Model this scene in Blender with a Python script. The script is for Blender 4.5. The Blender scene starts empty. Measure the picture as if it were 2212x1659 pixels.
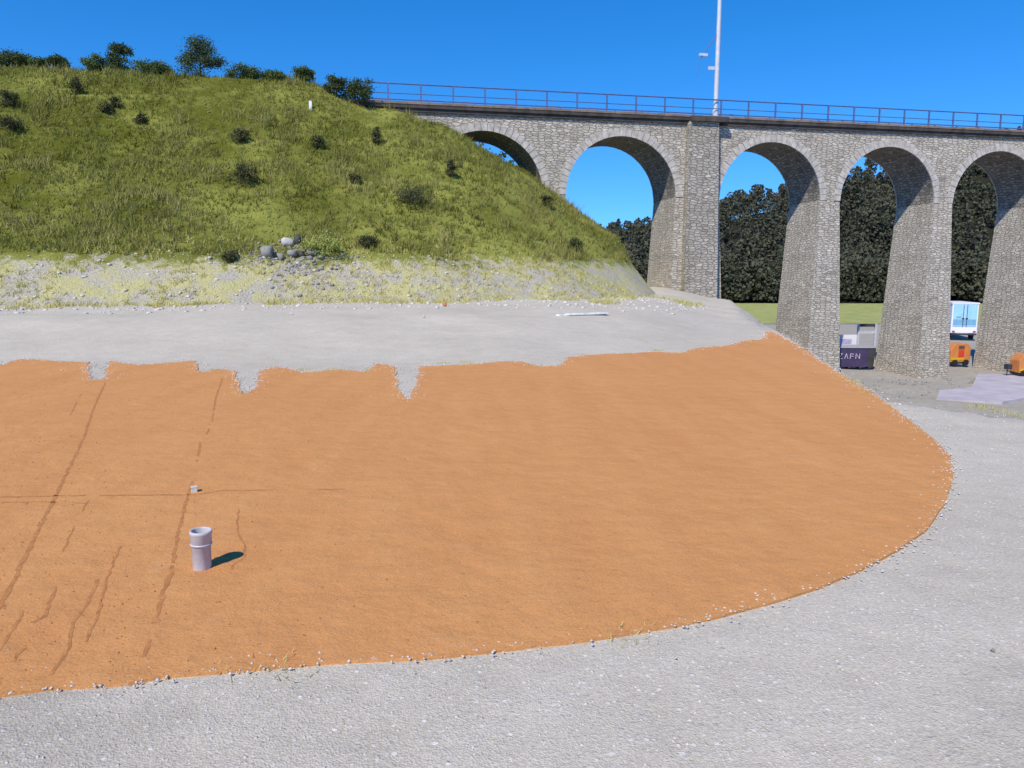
import bpy, bmesh, math, random
import numpy as np
from mathutils import Vector, Matrix
random.seed(7); rng = np.random.default_rng(11)
scn = bpy.context.scene
col = scn.collection

# ------------------------------------------------------------------ camera
PW, PH, F, CX, CY, HZ = 2212.0, 1659.0, 1600.0, 1106.0, 829.5, 600.0
TH = math.atan((CY - HZ) / F)
EYE = 1.6
cam = bpy.data.cameras.new('camera'); camo = bpy.data.objects.new('camera', cam); col.objects.link(camo)
cam.sensor_width = 36; cam.lens = F / PW * 36; cam.clip_start = 0.05; cam.clip_end = 5000
camo.location = (0, 0, EYE); camo.rotation_euler = (math.pi / 2 - TH, 0, 0)
scn.camera = camo

# ------------------------------------------------------------------ sky, sun, exposure
SUN_EL, SUN_X = 49.0, 0.53
w = bpy.data.worlds.new('World'); scn.world = w; w.use_nodes = True
nt = w.node_tree; nt.nodes.clear()
sky = nt.nodes.new('ShaderNodeTexSky'); sky.sky_type = 'NISHITA'; sky.sun_disc = False
sky.sun_elevation = math.radians(SUN_EL); sky.sun_rotation = math.radians(180 + 28)
sky.altitude = 2500; sky.air_density = 1.0; sky.dust_density = 0.0; sky.ozone_density = 3.0
hs = nt.nodes.new('ShaderNodeHueSaturation'); hs.inputs['Saturation'].default_value = 1.36; hs.inputs['Value'].default_value = 1.27
hs.inputs['Hue'].default_value = 0.503
tc = nt.nodes.new('ShaderNodeTexCoord'); up = nt.nodes.new('ShaderNodeVectorMath'); up.operation = 'ADD'; up.inputs[1].default_value = (0, 0, 0.10)
nm = nt.nodes.new('ShaderNodeVectorMath'); nm.operation = 'NORMALIZE'
nt.links.new(tc.outputs['Generated'], up.inputs[0]); nt.links.new(up.outputs[0], nm.inputs[0]); nt.links.new(nm.outputs[0], sky.inputs[0])
bg = nt.nodes.new('ShaderNodeBackground'); bg.inputs['Strength'].default_value = 0.15
wo = nt.nodes.new('ShaderNodeOutputWorld')
nt.links.new(sky.outputs[0], hs.inputs['Color']); nt.links.new(hs.outputs[0], bg.inputs[0]); nt.links.new(bg.outputs[0], wo.inputs[0])
sl = bpy.data.lights.new('sun', 'SUN'); sl.energy = 4.15; sl.angle = math.radians(0.5); sl.color = (1, 0.91, 0.77)
so = bpy.data.objects.new('sun', sl); col.objects.link(so)
so.rotation_euler = Vector((SUN_X, 1, -math.tan(math.radians(SUN_EL)))).to_track_quat('-Z', 'Y').to_euler()
so.location = (0, -20, 30)
scn.view_settings.view_transform = 'Standard'; scn.view_settings.look = 'None'
scn.view_settings.exposure = 0.33; scn.view_settings.gamma = 1

# ------------------------------------------------------------------ helpers
def ray(px, py):
    c, s = math.cos(TH), math.sin(TH); v = (CY - py) / F
    return np.array([(px - CX) / F, c + v * s, -s + v * c])
def plane_pt(px, py, z=0.0):
    r = ray(px, py); k = (z - EYE) / r[2]; return np.array([r[0] * k, r[1] * k, z])
def depth_pt(px, py, d):
    r = ray(px, py); k = d / r[1]; return np.array([r[0] * k, d, EYE + r[2] * k])
def tag(o, label=None, cat=None, group=None, kind=None):
    if label: o['label'] = label
    if cat: o['category'] = cat
    if group: o['group'] = group
    if kind: o['kind'] = kind
    return o
def empty(name, loc=(0, 0, 0), rz=0, label=None, cat=None, group=None):
    o = bpy.data.objects.new(name, None); col.objects.link(o); o.location = loc; o.rotation_euler = (0, 0, rz)
    o.empty_display_size = 0.3
    return tag(o, label, cat, group)
def mesh_obj(name, V, Fc, mat, parent=None, smooth=False, uv=None):
    me = bpy.data.meshes.new(name); V = np.asarray(V, dtype=np.float32)
    if isinstance(Fc, np.ndarray):
        n, k = Fc.shape
        me.vertices.add(len(V)); me.vertices.foreach_set('co', V.ravel())
        me.loops.add(n * k); me.loops.foreach_set('vertex_index', Fc.astype(np.int32).ravel())
        me.polygons.add(n); me.polygons.foreach_set('loop_start', np.arange(0, n * k, k, dtype=np.int32))
        me.polygons.foreach_set('loop_total', np.full(n, k, dtype=np.int32))
        me.update(calc_edges=True)
    else:
        me.from_pydata([tuple(map(float, v)) for v in V], [], Fc); me.update()
    if smooth: me.polygons.foreach_set('use_smooth', np.ones(len(me.polygons), dtype=bool))
    if uv == 'box': box_uv(me)
    me.materials.append(mat)
    o = bpy.data.objects.new(name, me); col.objects.link(o)
    if parent: o.parent = parent
    return o
def box_uv(me):
    L = me.uv_layers.new(name='UVMap')
    for p in me.polygons:
        n = p.normal
        for li in p.loop_indices:
            c = me.vertices[me.loops[li].vertex_index].co
            if abs(n.z) > 0.75: uv = (c.y + 3.3, c.x * 1.0)
            elif abs(n.y) > abs(n.x): uv = (c.x, c.z)
            else: uv = (c.y + 7.7, c.z)
            L.data[li].uv = uv
class MB:
    def __init__(s): s.V = []; s.F = []
    def add(s, V, Fc):
        b = len(s.V); s.V += [tuple(v) for v in V]; s.F += [tuple(i + b for i in f) for f in Fc]
    def box(s, x0, x1, y0, y1, z0, z1, M=None):
        V = [(x, y, z) for z in (z0, z1) for y in (y0, y1) for x in (x0, x1)]
        if M is not None: V = [tuple(M @ Vector(v)) for v in V]
        s.add(V, [(0, 2, 3, 1), (4, 5, 7, 6), (0, 1, 5, 4), (2, 6, 7, 3), (0, 4, 6, 2), (1, 3, 7, 5)])
    def frustum(s, b, t):   # b,t = (x0,x1,y0,y1,z)
        V = [(x, y, b[4]) for y in (b[2], b[3]) for x in (b[0], b[1])] + [(x, y, t[4]) for y in (t[2], t[3]) for x in (t[0], t[1])]
        s.add(V, [(0, 2, 3, 1), (4, 5, 7, 6), (0, 1, 5, 4), (2, 6, 7, 3), (0, 4, 6, 2), (1, 3, 7, 5)])
    def tube(s, a, b, ra, rb=None, n=8, cap=True):
        rb = ra if rb is None else rb; a = Vector(a); b = Vector(b); q = (b - a).to_track_quat('Z', 'Y'); V = []
        for P, r in ((a, ra), (b, rb)):
            for i in range(n):
                t = 2 * math.pi * i / n; V.append(tuple(P + q @ Vector((r * math.cos(t), r * math.sin(t), 0))))
        Fc = [(i, (i + 1) % n, n + (i + 1) % n, n + i) for i in range(n)]
        if cap: Fc += [tuple(range(n - 1, -1, -1)), tuple(range(n, 2 * n))]
        s.add(V, Fc)
    def lathe(s, prof, n=24, c=(0, 0, 0)):
        V = []; k = len(prof)
        for r, z in prof:
            for i in range(n):
                t = 2 * math.pi * i / n; V.append((c[0] + r * math.cos(t), c[1] + r * math.sin(t), c[2] + z))
        s.add(V, [(j * n + i, j * n + (i + 1) % n, (j + 1) * n + (i + 1) % n, (j + 1) * n + i) for j in range(k - 1) for i in range(n)])
    def build(s, name, mat, parent=None, smooth=False, uv=None, bevel=0):
        o = mesh_obj(name, s.V, s.F, mat, parent, smooth, uv)
        if bevel:
            m = o.modifiers.new('bevel', 'BEVEL'); m.width = bevel; m.segments = 2; m.limit_method = 'ANGLE'
        return o

def srgb(r, g, b, k=1.0):
    f = lambda c: (c / 255 / 12.92 if c < 10 else ((c / 255 + .055) / 1.055) ** 2.4) * k
    return (f(r), f(g), f(b), 1)
class Mat:
    def __init__(s, name, rough=0.9, spec=0.3, metal=0):
        s.m = bpy.data.materials.new(name); s.m.use_nodes = True; s.t = s.m.node_tree
        s.b = s.t.nodes['Principled BSDF']; s.b.inputs['Roughness'].default_value = rough
        s.b.inputs['Specular IOR Level'].default_value = spec; s.b.inputs['Metallic'].default_value = metal
        s._c = None
    def n(s, typ, **kw):
        x = s.t.nodes.new(typ)
        for k, v in kw.items():
            if k in x.inputs: x.inputs[k].default_value = v
            else: setattr(x, k, v)
        return x
    def l(s, a, b): s.t.links.new(a, b)
    def coord(s, kind='Object'):
        if s._c is None: s._c = s.n('ShaderNodeTexCoord')
        return s._c.outputs[kind]
    def noise(s, scale, detail=6, rough=0.55, vec=None, sc=None):
        x = s.n('ShaderNodeTexNoise', Scale=scale, Detail=detail, Roughness=rough); v = vec or s.coord()
        if sc:
            mp = s.n('ShaderNodeMapping'); mp.inputs['Scale'].default_value = sc; s.l(v, mp.inputs[0]); v = mp.outputs[0]
        s.l(v, x.inputs['Vector']); return x.outputs['Fac']
    def ramp(s, fac, stops, interp='LINEAR'):
        r = s.n('ShaderNodeValToRGB'); e = r.color_ramp; e.interpolation = interp
        while len(e.elements) < len(stops): e.elements.new(0.5)
        for el, (p, c) in zip(e.elements, stops): el.position = p; el.color = c if len(c) == 4 else (*c, 1)
        s.l(fac, r.inputs[0]); return r.outputs[0]
    def mix(s, fac, a, b, mode='MIX'):
        x = s.n('ShaderNodeMix', data_type='RGBA', blend_type=mode)
        for i, v in ((0, fac), (6, a), (7, b)):
            if isinstance(v, (int, float, tuple)): x.inputs[i].default_value = v
            else: s.l(v, x.inputs[i])
        return x.outputs[2]
    def bump(s, h, strength=0.5, dist=0.02, prev=None):
        x = s.n('ShaderNodeBump', Strength=strength, Distance=dist); s.l(h, x.inputs['Height'])
        if prev: s.l(prev, x.inputs['Normal'])
        s.l(x.outputs[0], s.b.inputs['Normal']); return x.outputs[0]
    def col(s, c):
        if isinstance(c, tuple): s.b.inputs['Base Color'].default_value = c
        else: s.l(c, s.b.inputs['Base Color'])
        return s
g = lambda v: (v, v, v, 1)
def simple(name, c, rough=0.6, spec=0.4, metal=0, var=0.25, scale=8):
    M = Mat(name, rough, spec, metal)
    n = M.noise(scale, 5)
    a = tuple(x * (1 - var) for x in c[:3]) + (1,); b = tuple(min(1, x * (1 + var)) for x in c[:3]) + (1,)
    M.col(M.ramp(n, [(0.3, a), (0.7, b)])); M.bump(M.noise(scale * 6, 3), 0.15, 0.01); return M.m

# gravel
def gravel_mat():
    M = Mat('gravel', 0.95, 0.15)
    big = M.noise(0.35, 5, 0.6); mid = M.noise(3.0, 6, 0.6); fine = M.noise(60, 4, 0.7)
    c = M.ramp(fine, [(0.25, (0.37, 0.33, 0.265)), (0.5, (0.485, 0.44, 0.365)), (0.75, (0.58, 0.535, 0.46))])
    c = M.mix(0.55, c, M.ramp(mid, [(0.3, g(0.40)), (0.7, g(0.60))]), 'SOFT_LIGHT')
    c = M.mix(0.45, c, M.ramp(big, [(0.35, (0.36, 0.36, 0.36)), (0.65, (0.60, 0.59, 0.58))]), 'SOFT_LIGHT')
    vo = M.n('ShaderNodeTexVoronoi', Scale=38.0); M.l(M.coord(), vo.inputs['Vector'])
    sep = M.n('ShaderNodeSeparateColor'); M.l(vo.outputs['Color'], sep.inputs[0])
    st = M.ramp(sep.outputs[0], [(0.80, g(0)), (0.84, g(1))])
    edge = M.ramp(vo.outputs['Distance'], [(0.30, g(1)), (0.42, g(0))])
    msk = M.mix(1.0, st, edge, 'MULTIPLY')
    c = M.mix(msk, c, M.ramp(sep.outputs[1], [(0, (0.38, 0.355, 0.32)), (0.5, (0.52, 0.48, 0.42)), (1, (0.66, 0.63, 0.58))]))
    v3 = M.n('ShaderNodeTexVoronoi', Scale=120.0); M.l(M.coord(), v3.inputs['Vector']); s3 = M.n('ShaderNodeSeparateColor'); M.l(v3.outputs['Color'], s3.inputs[0])
    c = M.mix(0.7, c, M.ramp(s3.outputs[0], [(0.0, g(0.40)), (0.5, g(0.5)), (1.0, g(0.60))]), 'SOFT_LIGHT')
    for (ax, ay, rad) in ((-2.3, 2.2, 1.1), (2.45, 2.2, 0.8)):  # vignette falloff at the view's lower corners, multiplied into the gravel colour
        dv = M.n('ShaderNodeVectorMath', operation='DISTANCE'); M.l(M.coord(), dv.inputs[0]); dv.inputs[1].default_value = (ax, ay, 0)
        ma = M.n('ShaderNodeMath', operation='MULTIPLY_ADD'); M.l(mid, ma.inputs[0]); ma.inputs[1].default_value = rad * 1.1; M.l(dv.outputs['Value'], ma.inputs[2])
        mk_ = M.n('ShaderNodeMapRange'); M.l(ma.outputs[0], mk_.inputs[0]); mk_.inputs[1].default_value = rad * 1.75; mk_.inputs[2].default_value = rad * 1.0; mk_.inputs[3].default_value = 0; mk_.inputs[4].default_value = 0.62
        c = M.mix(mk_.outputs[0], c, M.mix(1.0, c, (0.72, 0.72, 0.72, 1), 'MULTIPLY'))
    # compacted, darker fill on the low ground
    geo = M.n('ShaderNodeSeparateXYZ'); M.l(M.coord(), geo.inputs[0])
    mr = M.n('ShaderNodeMapRange'); M.l(geo.outputs[2], mr.inputs[0])
    mr.inputs[1].default_value = -1.0; mr.inputs[2].default_value = -3.0
    c = M.mix(mr.outputs[0], c, M.mix(0.6, c, M.ramp(mid, [(0.3, (0.16, 0.15, 0.135)), (0.7, (0.29, 0.275, 0.25))])))
    M.col(c)
    b = M.bump(fine, 0.35, 0.012); b = M.bump(v3.outputs['Distance'], 0.5, 0.006, b); b = M.bump(msk, 0.3, 0.008, b); M.bump(mid, 0.4, 0.05, b)
    return M.m
def clay_mat():
    M = Mat('ochre clay', 0.95, 0.12)
    fine = M.noise(90, 4, 0.7); mid = M.noise(4, 6, 0.6); big = M.noise(0.5, 5)
    c = M.ramp(fine, [(0.3, (0.46, 0.215, 0.076)), (0.7, (0.62, 0.296, 0.115))])
    c = M.mix(0.35, c, M.ramp(mid, [(0.3, g(0.42)), (0.7, g(0.57))]), 'SOFT_LIGHT')
    c = M.mix(0.35, c, M.ramp(big, [(0.3, g(0.42)), (0.7, g(0.57))]), 'SOFT_LIGHT')
    spk = M.ramp(M.noise(28, 2, 0.5), [(0.70, g(0)), (0.74, g(1))])
    c = M.mix(spk, c, (0.42, 0.19, 0.08, 1))
    streak = M.noise(1.0, 2, 0.5, None, (2.6, 0.35, 1)); c = M.mix(0.30, c, M.ramp(streak, [(0.35, g(0.42)), (0.65, g(0.57))]), 'SOFT_LIGHT')
    scuff = M.ramp(M.noise(2.2, 7, 0.75), [(0.60, g(0)), (0.70, g(0.35))]); c = M.mix(scuff, c, (0.60, 0.36, 0.18, 1))
    M.col(c); b = M.bump(fine, 0.5, 0.010); b = M.bump(streak, 0.2, 0.05, b); M.bump(mid, 0.6, 0.04, b); return M.m
def grass_mat(name, dark, light, dry):
    M = Mat(name, 0.95, 0.1)
    n1 = M.noise(0.35, 6, 0.65); n2 = M.noise(2.5, 6, 0.65); n3 = M.noise(14, 4, 0.7)
    c = M.ramp(n1, [(0.35, dark), (0.62, light)])
    c = M.mix(M.ramp(n2, [(0.45, g(0)), (0.75, g(0.7))]), c, dry)
    c = M.mix(0.7, c, M.ramp(n3, [(0.3, g(0.35)), (0.7, g(0.62))]), 'SOFT_LIGHT')
    M.col(c); b = M.bump(n3, 0.8, 0.1); M.bump(n2, 0.5, 0.3, b); return M.m
def embank_mat():
    # grass above, stony soil showing through on the bank at its foot (by height and noise)
    M = Mat('embankment grass', 0.95, 0.1)
    n1 = M.noise(0.3, 6, 0.65); n2 = M.noise(2.2, 6, 0.65); n3 = M.noise(12, 4, 0.7)
    sx = M.n('ShaderNodeSeparateXYZ'); M.l(M.coord(), sx.inputs[0])
    mx_ = M.n('ShaderNodeMapRange'); M.l(sx.outputs[0], mx_.inputs[0]); mx_.inputs[1].default_value = -14; mx_.inputs[2].default_value = 4; mx_.inputs[3].default_value = -0.05; mx_.inputs[4].default_value = 0.13
    an = M.n('ShaderNodeMath', operation='ADD'); M.l(n1, an.inputs[0]); M.l(mx_.outputs[0], an.inputs[1]); n1 = an.outputs[0]
    c = M.ramp(n1, [(0.40, (0.105, 0.115, 0.013)), (0.60, (0.27, 0.28, 0.06))])
    c = M.mix(M.ramp(n2, [(0.50, g(0)), (0.8, g(0.7))]), c, (0.21, 0.22, 0.075, 1))
    c = M.mix(0.6, c, M.ramp(n3, [(0.3, g(0.38)), (0.7, g(0.6))]), 'SOFT_LIGHT')
    soil = M.ramp(n3, [(0.3, (0.34, 0.31, 0.25)), (0.7, (0.54, 0.50, 0.42))])
    bare = M.ramp(M.noise(0.9, 6, 0.7), [(0.64, g(0)), (0.69, g(0.75))])
    c = M.mix(bare, c, (0.22, 0.19, 0.11, 1))
    z = M.n('ShaderNodeSeparateXYZ'); M.l(M.coord(), z.inputs[0])
    ad = M.n('ShaderNodeMath', operation='MULTIPLY_ADD'); M.l(n2, ad.inputs[0]); ad.inputs[1].default_value = 2.4; M.l(z.outputs[2], ad.inputs[2])
    mr = M.n('ShaderNodeMapRange'); M.l(ad.outputs[0], mr.inputs[0]); mr.inputs[1].default_value = 3.2; mr.inputs[2].default_value = 3.6
    soil = M.mix(M.ramp(M.noise(1.1, 5, 0.6), [(0.44, g(0)), (0.56, g(0.85))]), soil, (0.50, 0.465, 0.20, 1))
    c = M.mix(mr.outputs[0], soil, c)
    M.col(c); b = M.bump(n3, 0.8, 0.12); M.bump(n2, 0.5, 0.3, b); return M.m
def masonry(name, ca, cb, mortar, bw=0.52, rh=0.235, seed=0):
    M = Mat(name, 0.92, 0.2)
    uv = M.coord('UV')
    mp = M.n('ShaderNodeMapping'); mp.inputs['Location'].default_value = (seed, seed * 1.3, 0); M.l(uv, mp.inputs[0])
    nz = M.n('ShaderNodeTexNoise', Scale=1.6, Detail=3.0); M.l(mp.outputs[0], nz.inputs['Vector'])
    sub = M.n('ShaderNodeVectorMath', operation='SUBTRACT'); M.l(nz.outputs['Color'], sub.inputs[0]); sub.inputs[1].default_value = (0.5, 0.5, 0.5)
    sc = M.n('ShaderNodeVectorMath', operation='SCALE'); M.l(sub.outputs[0], sc.inputs[0]); sc.inputs['Scale'].default_value = 0.16
    ad = M.n('ShaderNodeVectorMath', operation='ADD'); M.l(mp.outputs[0], ad.inputs[0]); M.l(sc.outputs[0], ad.inputs[1])
    ms = M.n('ShaderNodeMapping'); ms.inputs['Scale'].default_value = (1 / bw, 1 / rh, 1); M.l(ad.outputs[0], ms.inputs[0])
    v1 = M.n('ShaderNodeTexVoronoi', voronoi_dimensions='2D', Scale=1.0, Randomness=0.8); M.l(ms.outputs[0], v1.inputs['Vector'])
    v2 = M.n('ShaderNodeTexVoronoi', voronoi_dimensions='2D', feature='DISTANCE_TO_EDGE', Scale=1.0, Randomness=0.8); M.l(ms.outputs[0], v2.inputs['Vector'])
    sp = M.n('ShaderNodeSeparateColor'); M.l(v1.outputs['Color'], sp.inputs[0])
    mor = M.ramp(v2.outputs['Distance'], [(0.03, g(1)), (0.11, g(0))])
    md = tuple((a + b) / 2 for a, b in zip(ca, cb))
    c = M.ramp(sp.outputs[0], [(0.0, ca), (0.25, md), (0.75, md), (1.0, cb)])
    c = M.mix(M.ramp(sp.outputs[1], [(0.90, g(0)), (0.94, g(0.5))]), c, tuple(min(1, x * 1.35) for x in cb[:3]) + (1,))
    c = M.mix(M.ramp(sp.outputs[2], [(0.88, g(0)), (0.92, g(0.55))]), c, tuple(x * 0.6 for x in ca[:3]) + (1,))
    stone = M.noise(9, 5, 0.7, ad.outputs[0]); c = M.mix(0.8, c, M.ramp(stone, [(0.3, g(0.30)), (0.7, g(0.68))]), 'SOFT_LIGHT')
    blotch = M.noise(0.45, 5, 0.6, mp.outputs[0]); c = M.mix(0.75, c, M.ramp(blotch, [(0.35, g(0.36)), (0.65, g(0.60))]), 'SOFT_LIGHT')
    stain = M.noise(1.4, 6, 0.7, mp.outputs[0], (2.0, 0.14, 1)); c = M.mix(M.ramp(stain, [(0.50, g(0)), (0.72, g(0.60))]), c, (0.19, 0.175, 0.15, 1))
    c = M.mix(mor, c, mortar)
    M.col(c)
    inv = M.n('ShaderNodeMath', operation='SUBTRACT'); inv.inputs[0].default_value = 1.0; M.l(mor, inv.inputs[1])
    b = M.bump(inv.outputs[0], 1.0, 0.05); b = M.bump(stone, 0.8, 0.04, b); M.bump(sp.outputs[0], 0.7, 0.05, b)
    return M.m
def leaf_mat(name, a, b, sc=3.0):
    M = Mat(name, 0.8, 0.15); n = M.noise(sc, 4, 0.7)
    c = M.ramp(n, [(0.3, a), (0.7, b)]); M.col(c)
    tr = M.n('ShaderNodeBsdfTranslucent'); M.l(c, tr.inputs[0]); mx = M.n('ShaderNodeMixShader'); mx.inputs[0].default_value = 0.2
    out = M.t.nodes['Material Output']; M.l(M.b.outputs[0], mx.inputs[1]); M.l(tr.outputs[0], mx.inputs[2]); M.l(mx.outputs[0], out.inputs[0])
    return M.m

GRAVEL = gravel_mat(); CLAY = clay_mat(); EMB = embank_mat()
MEADOW = grass_mat('meadow', (0.26, 0.29, 0.09), (0.38, 0.40, 0.14), (0.44, 0.42, 0.18, 1))
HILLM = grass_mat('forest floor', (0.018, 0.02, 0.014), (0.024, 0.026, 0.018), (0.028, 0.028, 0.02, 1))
STONE = masonry('rubble masonry', (0.40, 0.36, 0.30, 1), (0.53, 0.485, 0.415, 1), (0.345, 0.315, 0.265, 1), 0.40, 0.145)
STONE2 = masonry('pilaster masonry', (0.31, 0.28, 0.235, 1), (0.45, 0.415, 0.36, 1), (0.27, 0.25, 0.215, 1), 0.42, 0.16, 5)
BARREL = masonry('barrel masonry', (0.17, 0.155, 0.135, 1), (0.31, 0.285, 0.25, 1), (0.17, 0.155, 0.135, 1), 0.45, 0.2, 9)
VOUS = simple('voussoir stone', (0.42, 0.39, 0.35), 0.9, 0.2, 0, 0.3, 3)
CORN = simple('dark cornice stone', (0.062, 0.056, 0.052), 0.9, 0.2, 0, 0.4, 2)  # very dark tone for the whole cornice band
COPE = simple('coping', (0.20, 0.15, 0.115), 0.9, 0.2, 0, 0.3, 2)
STEEL = simple('painted railing steel', (0.07, 0.11, 0.26), 0.6, 0.4, 0, 0.2, 5)
GALV = simple('galvanised steel', (0.52, 0.54, 0.58), 0.5, 0.5, 0.2, 0.12, 4)
CONC = simple('concrete', (0.33, 0.325, 0.31), 0.9, 0.2, 0, 0.2, 2)

# ------------------------------------------------------------------ terrain functions
BANG = math.radians(11.4786); BO = np.array([-6.915, 45.095]); U = np.array([math.cos(BANG), math.sin(BANG)]); N = np.array([-U[1], U[0]])
BW = 3.7
def to_local(x, y):
    dx = x - BO[0]; dy = y - BO[1]; return dx * U[0] + dy * U[1], dx * N[0] + dy * N[1]
def to_world(s, t): return BO[0] + s * U[0] + t * N[0], BO[1] + s * U[1] + t * N[1]
def sstep(x): x = np.clip(x, 0, 1); return x * x * (3 - 2 * x)
def vnoise(x, y, sc, seed=0):
    x = np.asarray(x, float) * sc + seed * 17.3; y = np.asarray(y, float) * sc + seed * 9.1
    xi = np.floor(x); yi = np.floor(y); fx = x - xi; fy = y - yi
    h = lambda a, b: np.modf(np.abs(np.sin(a * 127.1 + b * 311.7) * 43758.5453))[0]
    fx = fx * fx * (3 - 2 * fx); fy = fy * fy * (3 - 2 * fy)
    return (h(xi, yi) * (1 - fx) + h(xi + 1, yi) * fx) * (1 - fy) + (h(xi, yi + 1) * (1 - fx) + h(xi + 1, yi + 1) * fx) * fy - 0.5
EDGE = np.array([(60, -16), (26, -4.5), (14, 2.6), (10, 5.3), (7.9, 6.9), (6.7, 7.7), (5.9, 8.4), (5.3, 9.2), (4.98, 9.8), (4.95, 10.4), (5.15, 11.4), (5.5, 12.6),
                 (6.4, 15.9), (7.35, 19.7), (7.85, 22.0), (8.3, 25), (9.7, 32), (11.9, 40), (13.0, 44.5), (13.2, 50), (9, 56), (0, 60), (-200, 60)])
def edge_dist(x, y):
    """signed distance to the plateau rim, positive on the low side"""
    x = np.asarray(x, float); y = np.asarray(y, float); best = np.full(x.shape, 1e9)
    for (ax, ay), (bx, by) in zip(EDGE[:-1], EDGE[1:]):
        ex, ey = bx - ax, by - ay; k = np.clip(((x - ax) * ex + (y - ay) * ey) / (ex * ex + ey * ey), 0, 1)
        best = np.minimum(best, np.hypot(x - ax - k * ex, y - ay - k * ey))
    poly = np.vstack([EDGE, [(-200, -200), (60, -200)]]); inside = np.zeros(x.shape, bool)
    j = len(poly) - 1
    for i in range(len(poly)):
        xi, yi = poly[i]; xj, yj = poly[j]
        c = ((yi > y) != (yj > y)) & (x < (xj - xi) * (y - yi) / (yj - yi + 1e-12) + xi); inside ^= c; j = i
    return np.where(inside, -best, best)
LOW = -5.4
def ground_z(x, y):
    x = np.asarray(x, float); y = np.asarray(y, float); d = edge_dist(x, y)
    y0 = np.interp(x, [0, 4, 8], [14.4, 17.6, 24.5])
    q = y - y0
    zp = np.interp(q, [0, 6, 14, 28], [0, 0.55, 0.75, 1.1]); zp = zp * (0.3 + 0.7 * sstep(-d / 4))
    zp = zp + vnoise(x, y, 0.5, 3) * 0.10 * sstep(q / 5) + vnoise(x, y, 1.7, 4) * 0.05 * sstep(q / 4)
    dd = np.maximum(d, 0); drop = dd / 1.35 + vnoise(x, y, 0.8, 5) * 0.5 * sstep(dd / 1.5)
    z = np.where(d < 0, zp, np.maximum(zp - drop, LOW + vnoise(x, y, 0.3, 6) * 0.25 * sstep((95 - y) / 25)))
    return z
def hill_z(x, y):
    s, t = to_local(np.asarray(x, float), np.asarray(y, float))
    a = np.maximum(s + 0.3, 0) * (1.0 + 0.10 * sstep(-t / 5)); b = np.where(t < 0, -t, np.maximum(t - BW, 0)); d = np.hypot(a, b)
    ph = np.arctan2(a, b + 1e-6) / (math.pi / 2)
    side = np.interp(d, [0, 1.6, 3.3, 7.2, 8.9, 10.4, 12.5, 14.1, 14.7, 16.2, 19, 40], [11.35, 10.64, 10.1, 8.05, 7.3, 6.1, 4.75, 3.95, 2.6, 0.95, -2, -20])
    front = np.interp(d, [0, 3, 7, 12, 15.4, 18, 20, 40], [11.4, 10.0, 7.6, 4.4, 2.35, 0.6, -0.7, -16])
    k = sstep((ph - 0.35) / 0.6); z = front * (1 - k) + side * k
    z = z + 1.25 * sstep(-(s + 1.2) / 4) * sstep(1 - d / 9)
    r = vnoise(x, y, 0.22, 1) * 0.6 + vnoise(x, y, 0.7, 2) * 0.3 + vnoise(x, y, 2.1, 8) * 0.12
    rr = sstep(d / 2.0); rr = np.where(b < 0.2, rr * 0.4, rr) * np.where(z < 2.2, 0.7, 1)
    return z + r * rr
def march(px, py, d0=3, d1=70, f=None):
    f = f or (lambda x, y: np.maximum(ground_z(x, y), hill_z(x, y)))
    r = ray(px, py); D = np.arange(d0, d1, 0.04); k = D / r[1]; X = r[0] * k; Y = D; Z = EYE + r[2] * k
    h = f(X, Y); i = np.argmax(Z <= h)
    return np.array([X[i], Y[i], h[i]])
def grid(xs, ys, f, name, mat, keep=None, smooth=True):
    X, Y = np.meshgrid(xs, ys); Z = f(X, Y); nx, ny = len(xs), len(ys)
    V = np.stack([X, Y, Z], -1).reshape(-1, 3); i = np.arange(nx * ny).reshape(ny, nx)
    Q = np.stack([i[:-1, :-1], i[:-1, 1:], i[1:, 1:], i[1:, :-1]], -1).reshape(-1, 4)
    if keep is not None:
        m = keep(V)[Q].any(1); Q = Q[m]
        u, inv = np.unique(Q, return_inverse=True); V = V[u]; Q = inv.reshape(Q.shape)
    return mesh_obj(name, V, Q, mat, None, smooth)
def spaced(lo, a, b, hi, st, k=1.25):
    m = list(np.arange(a, b + 1e-6, st)); L = []; v = a; d = st
    while v > lo: d *= k; v -= d; L.append(v)
    R = []; v = m[-1]; d = st
    while v < hi: d *= k; v += d; R.append(v)
    return np.array(L[::-1] + m + R)

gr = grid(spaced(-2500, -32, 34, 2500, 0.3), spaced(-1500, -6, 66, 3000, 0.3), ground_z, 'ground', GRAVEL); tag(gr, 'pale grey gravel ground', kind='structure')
emb = grid(spaced(-120, -46, 16, 20, 0.3), spaced(10, 18, 70, 75, 0.3), hill_z, 'embankment', EMB,
           keep=lambda V: V[:, 2] > ground_z(V[:, 0], V[:, 1]) - 0.5); tag(emb, 'grassy railway embankment', kind='structure')
def ridge_z(x, y):
    az = np.asarray(x, float) / np.maximum(y, 1) ; px = az * F + CX
    top = np.interp(x, [-300, -60, 36, 61, 92, 115, 135, 160, 190, 228, 400, 700], [2, 6, 13, 17.5, 27, 31, 36, 43, 51, 56, 58, 40])
    return LOW + (top - LOW) * sstep((y - 196) / 140) + vnoise(x, y, 0.02, 2) * 3 * sstep((y - 200) / 60) - 0.3
ri = grid(np.arange(-300, 701, 10.0), np.arange(190, 520, 8.0), ridge_z, 'wooded_hillside', HILLM); tag(ri, kind='structure')
mdw = grid(np.arange(-120, 421, 6.0), np.arange(113, 215, 4.0), lambda x, y: np.full(np.shape(x), LOW + 0.06) + 0.0 * x, 'meadow', MEADOW); tag(mdw, kind='structure')

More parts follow.
